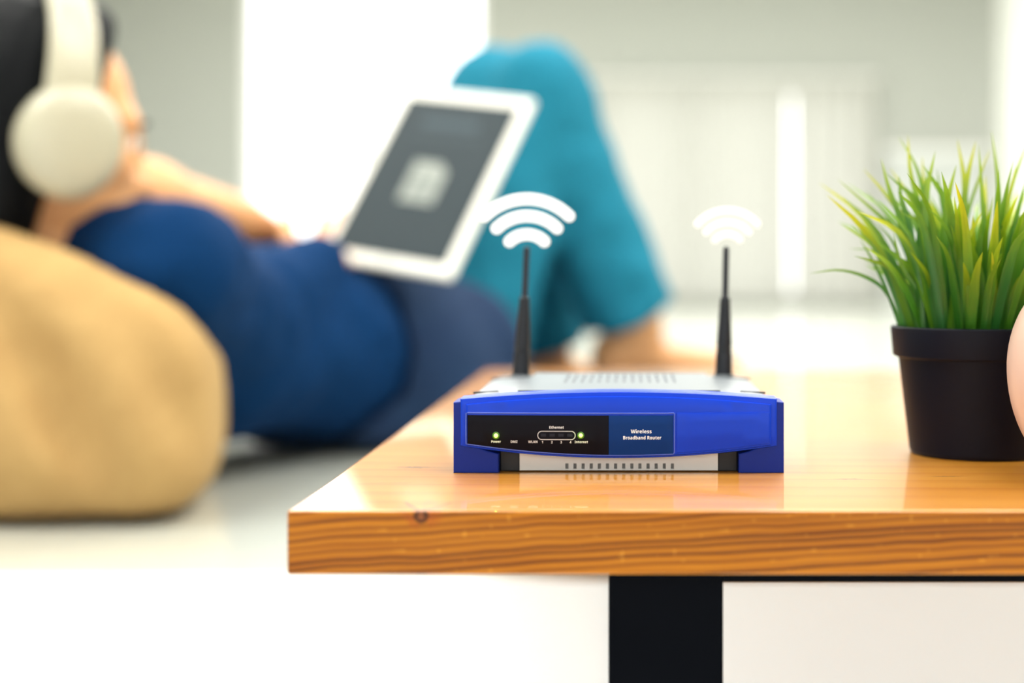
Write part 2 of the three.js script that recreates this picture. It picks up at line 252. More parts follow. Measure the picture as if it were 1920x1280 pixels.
{
  // head in its own frame: x forward, y up, z to the right
  const e = (x, y, z, a, b, c) => ellipsoid(V(x, y, z), a, b, c);
  const solid = blend([e(-0.012, 0.045, 0, 0.096, 0.088, 0.076), e(0.03, -0.045, 0, 0.062, 0.072, 0.058), e(0.07, -0.098, 0, 0.026, 0.022, 0.03), e(0.052, -0.01, 0.036, 0.03, 0.022, 0.022), e(0.052, -0.01, -0.036, 0.03, 0.022, 0.022),
    e(0.07, 0.032, 0, 0.02, 0.014, 0.05), capsule(V(0.088, 0.02, 0), V(0.108, -0.025, 0), 0.009, 0.012), e(0.1, -0.032, 0, 0.013, 0.01, 0.018), e(0.086, -0.06, 0, 0.012, 0.008, 0.022), e(0.083, -0.07, 0, 0.012, 0.008, 0.02)], 0.022);
  const ears = blend([e(-0.008, 0.0, 0.078, 0.018, 0.03, 0.008), e(-0.008, 0.0, -0.078, 0.018, 0.03, 0.008)], 0.004), sockets = blend([e(0.094, 0.012, 0.032, 0.014, 0.011, 0.016), e(0.094, 0.012, -0.032, 0.014, 0.011, 0.016)], 0.004);
  const headField = (x, y, z) => smax(smin(solid(x, y, z), ears(x, y, z), 0.008), -sockets(x, y, z), 0.008);
  const head = nets(headField, V(-0.13, -0.14, -0.1), V(0.14, 0.15, 0.1), 0.005).applyMatrix4(headM);
  const main = nets(bodyField, V(-1.0, 0.0, -3.0), V(0.26, 0.72, -1.58), 0.0125);
  const rDir = P(655, 440, 2.42).sub(J.rWrist), lDir = P(522, 458, 2.36).sub(J.lWrist);
  const rHand = hand(J.rWrist, rDir, V(0.2, 0.9, 0.3), 1.12, 0.5, true), lHand = hand(J.lWrist, lDir, V(0.2, -1, 0.1), 1.12, 0.6, false);
  const body = part('body', onPerson(mergeGeometries([main, head, rHand, lHand])), skin, person);
  const shirt = part('shirt', onPerson(nets(shirtField, V(-1.02, 0.0, -2.55), V(-0.2, 0.5, -1.58), 0.011)), shirtMat, person, 'dark blue shirt with the left sleeve pushed up');
  part('trousers', onPerson(nets(trouserField, V(-0.62, 0.0, -2.95), V(0.2, 0.76, -2.15), 0.0125)), trouserMat, person, 'loose teal trousers');
  // hair: a shell over the crown, sides and nape
  const skull = e(-0.016, 0.048, 0, 0.106, 0.1, 0.086), nape = e(-0.055, -0.06, 0, 0.064, 0.1, 0.078), fringe = e(0.01, 0.1, 0, 0.07, 0.05, 0.07);
  const hairField = (x, y, z) => { const f = smin(smin(skull(x, y, z), nape(x, y, z), 0.03), fringe(x, y, z), 0.03) - 0.003 * noise(x * 90, y * 22, z * 90); return smax(f, 0.95 * (x - 0.032) - (y - 0.05) * 0.18 , 0.012); };
  part('hair', onPerson(nets(hairField, V(-0.15, -0.16, -0.11), V(0.13, 0.17, 0.11), 0.006).applyMatrix4(headM)), hairMat, person, 'short black hair');
  const eyeMat = std(0xf4f1ea, 0.2), irisMat = std(0x2a1a10, 0.2);
  for (const s of [1, -1]) {
    const g = new THREE.SphereGeometry(0.0115, 20, 14); g.translate(0.0745, 0.012, 0.032 * s); g.applyMatrix4(headM); const eye = part('eye', onPerson(g), eyeMat, body);
    const ir = new THREE.SphereGeometry(0.006, 14, 10); ir.scale(0.5, 1, 1); ir.translate(0.085, 0.011, 0.032 * s); ir.applyMatrix4(headM); part('iris', onPerson(ir), irisMat, body);
    const br = new THREE.CapsuleGeometry(0.003, 0.026, 4, 8); br.rotateX(Math.PI / 2); br.translate(0.09, 0.034, 0.032 * s); br.applyMatrix4(headM); part('eyebrow', onPerson(br), hairMat, body);
  }
  const lip = e(0.0965, -0.064, 0, 0.005, 0.007, 0.019); part('lips', onPerson(nets(lip, V(0.085, -0.08, -0.025), V(0.106, -0.05, 0.025), 0.0025).applyMatrix4(headM)), std(0xb9715c, 0.5), body);
  // rolled cuff of the pushed-up sleeve
  const cm = new THREE.TorusGeometry(0.056, 0.013, 12, 32), at = J.lShoulder.clone().lerp(J.lElbow, 0.84), ax = J.lElbow.clone().sub(J.lShoulder).normalize();
  cm.applyQuaternion(new THREE.Quaternion().setFromUnitVectors(V(0, 0, 1), ax)); cm.translate(at.x, at.y, at.z); part('cuff', onPerson(cm), shirtMat, shirt);
}
// headphones
{
  const t = thing('headphones', 'large cream-white over-ear headphones on the head of the reclining person', 'headphones', headAt);
  const M4 = new THREE.Matrix4().makeBasis(face, headUp, headRight).multiply(new THREE.Matrix4().makeScale(HS, HS, HS));
  const cream = phys(0xaca791, 0.4, { clearcoat: 0.2, clearcoatRoughness: 0.3 }), pad = std(0xaaa48e, 0.8);
  for (const s of [1, -1]) {
    const cup = lathe([[0, 0.034], [0.022, 0.0335], [0.038, 0.030], [0.047, 0.022], [0.05, 0.012], [0.05, 0.004], [0.046, 0], [0, 0]], 56); cup.scale(1, 1, 1.12); cup.rotateX(s * Math.PI / 2);
    cup.translate(-0.004, -0.004, s * 0.098); cup.applyMatrix4(M4); const c = part('ear_cup', cup, cream, t);
    const pd = new THREE.TorusGeometry(0.035, 0.0125, 16, 48); pd.scale(1, 1.12, 1); pd.translate(-0.004, -0.004, s * 0.087); pd.applyMatrix4(M4); part('cushion', pd, pad, c);
  }
  const pos = [], idx = [], N = 60, R = 12;                         // padded band: a flattened tube over the crown
  for (let i = 0; i <= N; i++) {
    const a = lerp(-0.08, Math.PI + 0.08, i / N), cy = 0.035 + 0.128 * Math.sin(a), cz = 0.112 * Math.cos(a), w = lerp(0.026, 0.021, Math.sin(a));
    for (let k = 0; k < R; k++) { const b = k / R * 2 * Math.PI, u = Math.cos(b), v = Math.sin(b), sq = Math.pow(Math.abs(u), 0.6) * Math.sign(u); const th = 0.0085 * Math.pow(Math.abs(v), 0.7) * Math.sign(v); pos.push(-0.01 + sq * w, cy + th * Math.sin(a), cz + th * Math.cos(a)); }
    if (i) for (let k = 0; k < R; k++) { const a0 = (i - 1) * R + k, a1 = (i - 1) * R + (k + 1) % R, b0 = i * R + k, b1 = i * R + (k + 1) % R; idx.push(a0, b0, a1, a1, b0, b1); }
  }
  const g = new THREE.BufferGeometry(); g.setAttribute('position', new THREE.Float32BufferAttribute(pos, 3)); g.setIndex(idx); g.computeVertexNormals(); g.applyMatrix4(M4); part('headband', g, cream, t);
}
// tablet leaning on the raised thigh
{
  const c = P(803, 336, 2.255), u = V(0.198, -0.03, 0.1), v = V(-0.097, -0.273, 0.148), W = u.length() * 1.06, Hh = v.length() * 1.0; u.normalize(); v.addScaledVector(u, -v.dot(u)).normalize();
  const up = v.clone().negate(), n = u.clone().cross(up).normalize();
  const t = thing('tablet', 'white-framed tablet with dark screen propped against the raised teal thigh', 'tablet', c); t.quaternion.setFromRotationMatrix(new THREE.Matrix4().makeBasis(u, up, n));
  part('case', rbox(-W / 2, W / 2, -Hh / 2, Hh / 2, -0.006, 0.006, 0.0055, 4), std(0xe9e8df, 0.5), t, 'white case and frame');
  const cv = document.createElement('canvas'); cv.width = 384; cv.height = 576; const x = cv.getContext('2d');
  x.fillStyle = '#1d2b31'; x.fillRect(0, 0, 384, 576); x.fillStyle = '#33424a'; x.fillRect(90, 70, 190, 34); x.fillStyle = '#2a383f'; x.fillRect(70, 130, 240, 14);
  x.fillStyle = '#8f958f'; x.beginPath(); x.moveTo(135, 235); x.lineTo(220, 235); x.lineTo(250, 265); x.lineTo(250, 380); x.lineTo(135, 380); x.closePath(); x.fill(); x.fillStyle = '#56605f'; for (let i = 0; i < 4; i++) x.fillRect(155, 285 + i * 22, 75, 8);
  const tex = new THREE.CanvasTexture(cv); tex.colorSpace = THREE.SRGBColorSpace;
  const sc = new THREE.PlaneGeometry(W - 0.030, Hh - 0.038); sc.translate(0, 0, 0.0064); part('screen', sc, phys(0xffffff, 0.5, { map: tex, specularIntensity: 0.4 }), t);
  const bt = new THREE.CylinderGeometry(0.006, 0.006, 0.001, 24); bt.rotateX(Math.PI / 2); bt.translate(0, -Hh / 2 + 0.0125, 0.0063); part('button', bt, std(0xd0d0c8, 0.4), t);
}
// ---------------------------------------------------------------- bean bags
function fabric(r, g, b, amp) { return dataTexture(512, 512, (x, y) => { const n = noise(x / 1.6, y / 1.6) * amp + fbm(x / 50, y / 50) * amp * 1.5; return [r + n, g + n, b + n * 0.8]; }); }
const weave = dataTexture(256, 256, (x, y) => { const n = 128 + 60 * Math.sin(x * Math.PI / 4) * Math.sin(y * Math.PI / 4) + noise(x, y) * 40; return [n, n, n]; }, false);
weave.repeat.set(8, 8);
{
  const tex = fabric(174, 140, 87, 5); tex.repeat.set(3, 3);
  const t = thing('bean_bag', 'large beige fabric bean bag on the floor at the left, behind the table', 'bean bag', V(-0.82, 0, -1.95));
  const hx = 0.375, hz = 0.40, cx = -0.815, cz = -1.955;
  const field = (x, y, z) => {
    const xw = x; x -= 0.262 * (z + 1.6);                      // narrower away from the table
    const qx = Math.abs(x - cx) - hx + 0.11, qz = Math.abs(z - cz) - hz + 0.13;
    const side = Math.hypot(Math.max(qx, 0), Math.max(qz, 0)) + Math.min(Math.max(qx, qz), 0) - 0.11 + 0.012 * Math.pow((y - 0.12) / 0.2, 2);
    let top = 0.328 - 0.37 * (x + 0.70); if (x > -0.5) top -= 1.2 * (x + 0.5) ** 2; if (x < -0.8) top = 0.373 - 0.2 * (x + 0.8) ** 2;
    let d = smax(smax(side, (y - top) * 0.93, 0.085), -y, 0.085);
    // folds running down the sides
    const k = x - z * 0.3 + 0.55 * (y - 0.1);
    d += 0.036 * smooth(-0.44, -0.56, x) * (Math.pow(0.5 + 0.5 * Math.sin(k * 42 + 0.9 + 1.0 * noise(x * 5, y * 5, z * 5)), 1.5) - 0.35) * smooth(0.02, 0.1, y) * smooth(top - 0.02, top - 0.13, y) + 0.006 * noise(x * 9, y * 9, z * 9);
    return smax(d, 0.004 - dressed(xw, y, z), 0.015);
  };
  part('cover', nets(field, V(-1.45, -0.02, -2.45), V(-0.36, 0.46, -1.48), 0.011).translate(0.82, 0, 1.95), std(0xffffff, 0.9, { map: tex, bumpMap: weave, bumpScale: 0.0006 }), t);
}
{
  const tex = fabric(6, 40, 76, 4); tex.repeat.set(3, 3);
  const t = thing('bean_bag', 'dark blue fabric bean bag on the floor under the hips of the person', 'bean bag', V(-0.3, 0, -2.6));
  const a = ellipsoid(V(-0.46, 0.13, -2.50), 0.23, 0.17, 0.28), b = ellipsoid(V(-0.43, 0.13, -2.33), 0.25, 0.165, 0.12), c = ellipsoid(V(-0.02, 0.03, -2.68), 0.36, 0.055, 0.3), e = ellipsoid(V(-0.47, 0.2, -2.34), 0.13, 0.11, 0.1);
  const lump = blend([a, b, c, e], 0.09);
  const field = (x, y, z) => { const d = smax(lump(x, y, z) + 0.006 * noise(x * 10, y * 10, z * 10) + 0.006 * Math.sin(x * 38 + y * 20 + 2 * noise(x * 5, y * 5, z * 5)), -y, 0.04); return smax(d, 0.004 - dressed(x, y, z), 0.012); };
  part('cover', nets(field, V(-0.78, -0.02, -3.05), V(0.42, 0.4, -2.1), 0.011).translate(0.3, 0, 2.6), std(0xffffff, 0.9, { map: tex, bumpMap: weave, bumpScale: 0.0006 }), t);
}

// ---------------------------------------------------------------- table
const FRONTZ = -0.7113, BACKZ = -1.693, TX0 = -0.1639, TX1 = 0.72, THICK = 0.0306;
{
  const t = thing('table', 'glossy honey-coloured pine coffee table on black steel legs', 'table', V(0, 0, -1.2));
  const onTop = (px, py) => { const d = F * 0.1161 / (py - CY); return [(px - CX) / F * d, d]; };    // where a mark on the top lies: metres across, metres deep
  const marks = [[775, 876, 0.0095, 0.0034, 0.85], [822, 877, 0.012, 0.0012, 0.25], [1590, 898, 0.006, 0.002, 0.6], [1604, 899, 0.012, 0.0009, 0.3], [1630, 735, 0.012, 0.004, 0.5], [793, 800, 0.0025, 0.003, 0.45], [1775, 893, 0.008, 0.0012, 0.6], [1345, 735, 0.006, 0.004, 0.25], [745, 905, 0.02, 0.001, 0.25], [700, 925, 0.03, 0.0012, 0.18], [1010, 905, 0.03, 0.001, 0.16]].map(([px, py, l, w, k]) => [...onTop(px, py), l, w, k]);
  const KX = (789 - CX) / F * 0.7113, KY = 0.0026;                                      // the knot sits on the front edge
  const TW = 2048, TH = 1024, W = 1.0, D = BACKZ - FRONTZ;
  const top = dataTexture(TW, TH, (i, j) => {
    const x = TX0 + i / TW * W, d = 0.7113 + j / TH * -D;
    const warp = 0.012 * noise(x * 2.1, d * 3) + 0.004 * noise(x * 6, d * 9);
    const r = (d + warp) * 34 + 0.05 * x * 34, ring = r - Math.floor(r), g = Math.pow(ring, 4) * (0.6 + 0.4 * hash(Math.floor(r), 7));
    const fibre = noise(x * 45, d * 1500) * 0.6 + noise(x * 16, d * 420) * 0.7, broad = fbm(x * 3, d * 9);
    let R = 198 + fibre * 4 + broad * 10 - g * 14, G = 130 + fibre * 5 + broad * 13 - g * 20, B = 32 + fibre * 5 + broad * 14 - g * 16;
    let dark = 0; for (const [mx, md, l, w, k] of marks) { const q = ((x - mx) / l) ** 2 + ((d - md) / w) ** 2; if (q < 4) dark = Math.max(dark, Math.min(1, k * 1.35) * Math.exp(-q * 1.1) * (0.75 + 0.5 * noise(x * 700, d * 700))); }
    const kx = x - KX, kd = d - 0.7113, kr = Math.hypot(kx * 1.6, kd * 0.7);
    const red = Math.max(0, 1 - kr / 0.026) * smooth(-0.15, 0.35, noise(x * 260, d * 130) + noise(x * 600, d * 300) * 0.4) * (kd < 0.034 ? 1 : 0);
    for (const s of [-1, 1]) { const q = Math.abs(kx - s * (0.0012 + kd * 0.42)); if (kd < 0.024 && q < 0.0013) dark = Math.max(dark, 0.9 * (1 - q / 0.0013)); }
    R = lerp(R, 176, red * 0.8); G = lerp(G, 92, red * 0.8); B = lerp(B, 58, red * 0.8);
    return [lerp(R, 74, dark), lerp(G, 48, dark), lerp(B, 28, dark)];
  });
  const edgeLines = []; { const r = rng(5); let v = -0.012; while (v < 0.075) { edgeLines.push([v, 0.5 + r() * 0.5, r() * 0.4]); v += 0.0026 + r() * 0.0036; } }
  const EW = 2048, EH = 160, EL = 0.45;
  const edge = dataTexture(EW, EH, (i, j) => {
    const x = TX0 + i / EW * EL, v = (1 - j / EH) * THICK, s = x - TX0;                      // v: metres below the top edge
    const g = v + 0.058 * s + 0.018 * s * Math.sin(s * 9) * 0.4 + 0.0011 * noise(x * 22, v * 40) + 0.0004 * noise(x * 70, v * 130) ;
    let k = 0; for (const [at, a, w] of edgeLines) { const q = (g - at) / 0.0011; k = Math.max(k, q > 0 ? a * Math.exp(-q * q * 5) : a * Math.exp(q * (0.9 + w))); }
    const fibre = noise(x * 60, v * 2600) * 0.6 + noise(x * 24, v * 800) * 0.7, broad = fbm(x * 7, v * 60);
    let R = 177 + fibre * 6 + broad * 14 - k * 102, G = 107 + fibre * 6 + broad * 12 - k * 76, B = 16 + fibre * 4 + broad * 6 - k * 12;  // base darker than the top: the edge's weaker light put into colour
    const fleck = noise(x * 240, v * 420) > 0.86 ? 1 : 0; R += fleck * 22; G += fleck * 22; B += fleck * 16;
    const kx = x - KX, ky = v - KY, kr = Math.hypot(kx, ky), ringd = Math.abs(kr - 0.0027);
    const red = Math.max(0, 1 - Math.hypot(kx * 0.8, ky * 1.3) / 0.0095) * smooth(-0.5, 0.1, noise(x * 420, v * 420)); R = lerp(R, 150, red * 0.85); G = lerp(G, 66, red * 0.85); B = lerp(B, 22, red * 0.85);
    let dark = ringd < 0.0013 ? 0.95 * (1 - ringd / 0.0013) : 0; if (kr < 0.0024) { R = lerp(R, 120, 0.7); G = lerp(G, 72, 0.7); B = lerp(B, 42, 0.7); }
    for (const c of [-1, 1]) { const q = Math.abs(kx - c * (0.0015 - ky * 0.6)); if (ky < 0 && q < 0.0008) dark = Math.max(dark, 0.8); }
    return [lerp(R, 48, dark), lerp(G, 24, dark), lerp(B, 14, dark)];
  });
  edge.wrapS = THREE.MirroredRepeatWrapping;
  const varnish = { clearcoat: 0.85, clearcoatRoughness: 0.03, ior: 1.5 };
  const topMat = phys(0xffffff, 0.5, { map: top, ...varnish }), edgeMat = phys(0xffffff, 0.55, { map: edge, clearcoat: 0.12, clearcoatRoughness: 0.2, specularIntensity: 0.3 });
  const slab = new RoundedBoxGeometry(TX1 - TX0, THICK, -D, 4, 0.0016).toNonIndexed(); slab.translate((TX0 + TX1) / 2, TOP - THICK / 2, (FRONTZ + BACKZ) / 2);
  // planks of one slab: top and bottom faces carry the board's face, edges its side grain, tinted darker as if less lit
  const p = slab.attributes.position, nn = slab.attributes.normal, uv = slab.attributes.uv, groups = [[], []];
  for (let f = 0; f < p.count; f += 3) {
    const ny = Math.abs(nn.getY(f) + nn.getY(f + 1) + nn.getY(f + 2)) / 3, m = ny > 0.6 ? 0 : 1; groups[m].push(f);
    const nx = Math.abs(nn.getX(f) + nn.getX(f + 1) + nn.getX(f + 2)) / 3;
    for (let q = f; q < f + 3; q++) { const x = p.getX(q), y = p.getY(q), z = p.getZ(q); m === 0 ? uv.setXY(q, (x - TX0) / W, (-z - 0.7113) / -D) : uv.setXY(q, ((nx > 0.6 ? -z - 0.7113 + 0.3 : x - TX0)) / EL, 1 - (TOP - y) / THICK); }
  }
  const pick = (list) => { const g = new THREE.BufferGeometry(); for (const [name, size] of [['position', 3], ['normal', 3], ['uv', 2]]) { const s = slab.attributes[name].array, a = []; for (const f of list) for (let q = f * size; q < (f + 3) * size; q++) a.push(s[q]); g.setAttribute(name, new THREE.Float32BufferAttribute(a, size)); } return g; };
  const both = mergeGeometries([pick(groups[0]), pick(groups[1])], true); both.translate(0, 0, 1.2);
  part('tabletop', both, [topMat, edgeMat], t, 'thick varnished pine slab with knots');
  const steel = phys(0x02040a, 0.55, { specularIntensity: 0.08 }), yb = TOP - THICK;
  const lx0 = (1141 - CX) / F * 0.752, lx1 = (1356 - CX) / F * 0.752;
  for (const z of [-0.752, STEP + 0.03]) for (const x of [lx0, 0.55]) part('leg', rbox(x, x + (lx1 - lx0), FLOOR, yb, z - 0.02 + 1.2, z + 1.2, 0.001), steel, t);
  for (const z of [-0.752, STEP + 0.03]) part('rail', rbox(lx1 - 0.004, 0.56, yb - 0.0122, yb, z - 0.02 + 1.2, z - 0.0005 + 1.2, 0.0008), steel, t);
  for (const x of [lx0 + 0.02, 0.57]) part('rail', rbox(x, x + 0.02, yb - 0.012, yb, BACKZ + 0.19 + 1.2, -0.765 + 1.2, 0.0008), steel, t);
}

// ---------------------------------------------------------------- router
const mm = 0.001;
{
  const t = thing('router', 'blue and grey wireless router with two upright black antennas standing on the table', 'router', V((1160 - CX) / 3333, TOP, -0.84));
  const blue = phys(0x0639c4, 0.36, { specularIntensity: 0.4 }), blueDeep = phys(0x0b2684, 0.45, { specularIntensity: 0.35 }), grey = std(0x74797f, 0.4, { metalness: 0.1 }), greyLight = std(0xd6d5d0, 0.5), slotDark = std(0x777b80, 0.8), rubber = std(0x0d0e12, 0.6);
  const bow = (x) => 1 - (x / 0.089) ** 2;
  // a plate between two curves, its edges rounded over and carried back: x range, lower and upper edge, front depth
  function plate(x0, x1, yb, yt, zf, thick, r, uvBox) {
    const prof = [[0, -thick], [0, -r], [0.3 * r, -0.3 * r], [r, 0]], xs = [], ys = [];
    for (const [o, z] of prof) xs.push([x0 + o, z]); const n = Math.max(6, Math.round((x1 - x0) / 0.004)); for (let i = 1; i < n; i++) xs.push([lerp(x0 + r, x1 - r, i / n), 0]); for (const [o, z] of [...prof].reverse()) xs.push([x1 - o, z]);
    for (const [o, z] of prof) ys.push([0, o, z]); ys.push([0.25, 0, 0], [0.5, 0, 0], [0.75, 0, 0]); for (const [o, z] of [...prof].reverse()) ys.push([1, -o, z]);
    const pos = [], uv = [], idx = [];
    xs.forEach(([x, zx]) => ys.forEach(([v, o, zy]) => { const y = lerp(yb(x), yt(x), v) + o; pos.push(x, y, zf(x) + Math.min(zx, zy)); const b = uvBox ?? [x0, x1, 0, 0.05]; uv.push((x - b[0]) / (b[1] - b[0]), (y - b[2]) / (b[3] - b[2])); }));
    for (let i = 0; i < xs.length - 1; i++) for (let j = 0; j < ys.length - 1; j++) { const a = i * ys.length + j, b = a + ys.length; idx.push(a, b, a + 1, a + 1, b, b + 1); }
    const g = new THREE.BufferGeometry(); g.setAttribute('position', new THREE.Float32BufferAttribute(pos, 3)); g.setAttribute('uv', new THREE.Float32BufferAttribute(uv, 2)); g.setIndex(idx); return toCreasedNormals(g, 0.75);
  }
  const zf = (x) => 0.0035 * bow(x);
  const bez = part('front_bezel', plate(-0.0892, 0.0892, (x) => 0.0152 - 0.0064 * bow(x), (x) => 0.0420 + 0.0042 * bow(x), zf, 0.019, 0.0013), blue, t, 'arched blue front bezel');
  const fyb = (x) => 0.0164 - 0.0066 * bow(x);
  part('face_plate', plate(-0.0858, 0.0858, fyb, (x) => 0.0385 + 0.0052 * bow(x), (x) => zf(x) + 0.0014, 0.004, 0.0012), blue, bez);
  // thin bead round the display, its lighter blue a painted edge highlight
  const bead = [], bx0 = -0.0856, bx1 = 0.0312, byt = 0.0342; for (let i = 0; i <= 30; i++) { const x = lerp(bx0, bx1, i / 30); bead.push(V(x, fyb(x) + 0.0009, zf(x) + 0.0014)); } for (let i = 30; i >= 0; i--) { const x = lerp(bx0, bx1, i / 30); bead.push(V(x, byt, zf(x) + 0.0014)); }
  part('bead', new THREE.TubeGeometry(new THREE.CatmullRomCurve3(bead, true, 'catmullrom', 0.05), 160, 0.00042, 6, true), phys(0x3f5cc8, 0.3, { clearcoat: 0.5 }), bez, 'light blue bead round the display, coloured as an edge highlight');
  // printed panels
  const X = (px) => (px - 1160) * 0.3 * mm, Y = (py) => (887 - py) * 0.3 * mm;
  function printed(x0, x1, bg, draw) {
    const cv = document.createElement('canvas'), S = 12; cv.width = Math.round((x1 - x0) / (0.3 * mm)) * S / 2; cv.height = 90 * S / 2; const c = cv.getContext('2d');
    c.fillStyle = bg; c.fillRect(0, 0, cv.width, cv.height); c.scale(S / 2, S / 2); c.translate(-(1160 + x0 / (0.3 * mm)), -770); c.textAlign = 'center'; c.textBaseline = 'middle'; draw(c);     // drawn in the router's own front scale, 0.3 mm a unit
    const tex = new THREE.CanvasTexture(cv); tex.colorSpace = THREE.SRGBColorSpace; return [tex, [x0, x1, Y(860), Y(770)]];
  }
  {
    const [tex, ub] = printed(X(877), X(1141.5), '#0b0c16', (c) => {
      c.fillStyle = '#e9ecf2'; c.font = 'bold 6.2px sans-serif'; for (const [s, x] of [['Power', 931], ['DMZ', 965], ['WLAN', 1000.5], ['Internet', 1091]]) c.fillText(s, x, 826); c.font = 'bold 6px sans-serif'; ['1', '2', '3', '4'].forEach((s, i) => c.fillText(s, 1018.5 + i * 17.4, 826.5));
      c.font = 'bold 6.6px sans-serif'; c.fillText('Ethernet', 1044.5, 799.5);
      c.strokeStyle = '#c9cad0'; c.lineWidth = 1.5; c.beginPath(); c.roundRect(1009.5, 806.5, 70, 15.5, 7.5); c.stroke();
      c.fillStyle = '#262832'; for (let i = 0; i < 4; i++) c.fillRect(1015 + i * 16.5, 811, 10, 5.5);
    });
    const disp = part('display_panel', plate(X(877), X(1141.5), (x) => fyb(x) + 0.0011, () => Y(777), (x) => zf(x) + 0.0019, 0.003, 0.0003, ub), phys(0xffffff, 0.4, { map: tex, specularIntensity: 0.15 }), t, 'black indicator panel with white print');
    for (const [px, py, s] of [[931, 815, 1], [1089.5, 814, 0.95]]) {
      const x = X(px), lens = new THREE.SphereGeometry(0.0021 * s, 24, 12, 0, Math.PI * 2, 0, Math.PI / 2); lens.rotateX(Math.PI / 2); lens.scale(1, 1, 0.35); lens.translate(x, Y(py), zf(x) + 0.00185);
      const l = part('indicator_light', lens, std(0x2c4a10, 0.3, { emissive: 0x4f8c12, emissiveIntensity: 0.35 }), disp, 'lit green indicator');
      const core = new THREE.SphereGeometry(0.0012 * s, 20, 12); core.scale(1, 1, 0.5); core.translate(x, Y(py), zf(x) + 0.0024); const k = part('indicator_core', core, std(0xd8f08a, 0.3, { emissive: 0xc8f06a, emissiveIntensity: 1.3 }), disp, 'bright yellow-green glow');
      const g = new THREE.PointLight(0xb4e650, 0.00006, 0.05, 2); g.position.set(x, Y(py), zf(x) + 0.004); g.shadow.radius = 0.05; disp.add(g);
    }
  }
  {
    const [tex, ub] = printed(X(1141.5), X(1262), '#0c3272', (c) => { c.fillStyle = '#f2f4f8'; c.font = 'bold 9.6px sans-serif'; c.fillText('Wireless', 1202.5, 806.5); c.font = 'bold 8.8px sans-serif'; c.save(); c.translate(1204, 818.5); c.scale(0.93, 1); c.fillText('Broadband Router', 0, 0); c.restore(); });
    part('label_panel', plate(X(1141.5), X(1262), (x) => fyb(x) + 0.0011, () => Y(777), (x) => zf(x) + 0.0019, 0.003, 0.0003, ub), phys(0xffffff, 0.4, { map: tex, specularIntensity: 0.15 }), t, 'navy panel lettered Wireless Broadband Router');
  }
  part('blank_panel', plate(X(1268), X(1443), (x) => fyb(x) + 0.0013, () => Y(771.5), (x) => zf(x) + 0.0019, 0.003, 0.0006), blue, t, 'blank blue panel');
  // corner posts that end in feet
  for (const s of [-1, 1]) {
    const pts = [[-0.0931, 0], [-0.0676, 0], [-0.0676, 0.0108], [-0.074, 0.0125], [-0.0855, 0.0172], [-0.0855, 0.041], [-0.0884, 0.0412], [-0.089, 0.0402], [-0.0931, 0.0398]].map(([x, y]) => [x * -s, y]);
    const g = extrude(poly(s < 0 ? pts : pts.reverse()), 0.026, 0.0007, 2); g.translate(0, 0, -0.0275); part('corner_foot', g, blueDeep, t);
    part('rubber_foot', rbox(Math.min(s * 0.0676, s * 0.0562), Math.max(s * 0.0676, s * 0.0562), 0, 0.0125, -0.032, -0.0075, 0.001), rubber, t, 'black rubber foot');
    const rear = rbox(Math.min(s * 0.0862, s * 0.064), Math.max(s * 0.0862, s * 0.064), 0, 0.012, -0.171, -0.146, 0.0015); part('rear_foot', rear, rubber, t);
  }
  // upper housing
  const arch = [[-0.0868, 0.011], [0.0868, 0.011], [0.0868, 0.0385], [0.0845, 0.0412], [0.078, 0.0421]]; for (let i = 0; i <= 12; i++) { const x = lerp(0.068, -0.068, i / 12); arch.push([x, 0.0423 + 0.0009 * (1 - (x / 0.068) ** 2)]); } arch.push([-0.078, 0.0421], [-0.0845, 0.0412], [-0.0868, 0.0385]);
  const sh = extrude(poly(arch), 0.160, 0.0012, 2); sh.translate(0, 0, -0.173); const shell = part('upper_housing', toCreasedNormals(sh, 0.5), grey, t, 'silver-grey upper housing');
  const vp = new THREE.Shape(); vp.moveTo(-0.059, 0.03); vp.lineTo(0.059, 0.03); vp.lineTo(0.0575, 0.1725); vp.lineTo(-0.0575, 0.1725); vp.closePath();
  for (let i = 0; i < 14; i++) { const x = (i - 6.5) * 0.00525; vp.holes.push(rectPath(x - 0.0008, x + 0.0008, 0.085, 0.155, 0.0007)); }
  const vg = extrude(vp, 0.0009, 0.0003, 1, 4); vg.rotateX(-Math.PI / 2); vg.translate(0, 0.0432, 0); part('vent_grille', vg, grey, shell, 'grille of slots');
  part('vent_backing', box(-0.04, 0.04, 0.0430, 0.04335, -0.158, -0.082), slotDark, shell);
  for (const s of [-1, 1]) for (const [a, b, z] of [[0.0712, 0.0858, -0.153], [0.0715, 0.0862, -0.043]]) { const g = rbox(-0.0075, 0.0075, -0.0006, 0.0007, -0.0012, 0.0012, 0.0005, 2); g.rotateZ(-s * 0.05); g.translate(s * (a + b) / 2, 0.0419, z); part('slot_shade_strip', g, rubber, shell); }  // dark strips standing in for the shade of recessed corner slits
  // pale slotted plate standing in for the reflection between the feet
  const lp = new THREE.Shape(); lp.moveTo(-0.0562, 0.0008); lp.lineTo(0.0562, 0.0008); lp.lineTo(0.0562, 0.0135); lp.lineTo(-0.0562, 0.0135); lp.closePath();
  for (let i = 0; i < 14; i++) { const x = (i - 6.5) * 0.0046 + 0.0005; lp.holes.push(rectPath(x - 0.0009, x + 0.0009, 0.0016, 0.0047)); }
  const lg = extrude(lp, 0.002); lg.translate(0, 0, -0.0085); const low = part('reflection_plate', lg, greyLight, t, 'pale grey plate standing in for the reflection between the feet');
  part('reflection_backing', box(-0.0562, 0.0562, 0.0008, 0.0135, -0.165, -0.0086), std(0x8a8a88, 0.8), low);
  // antennas
  const dark = phys(0x10141d, 0.42, { specularIntensity: 0.7 }), tip = phys(0x141826, 0.4, { specularIntensity: 0.7 });
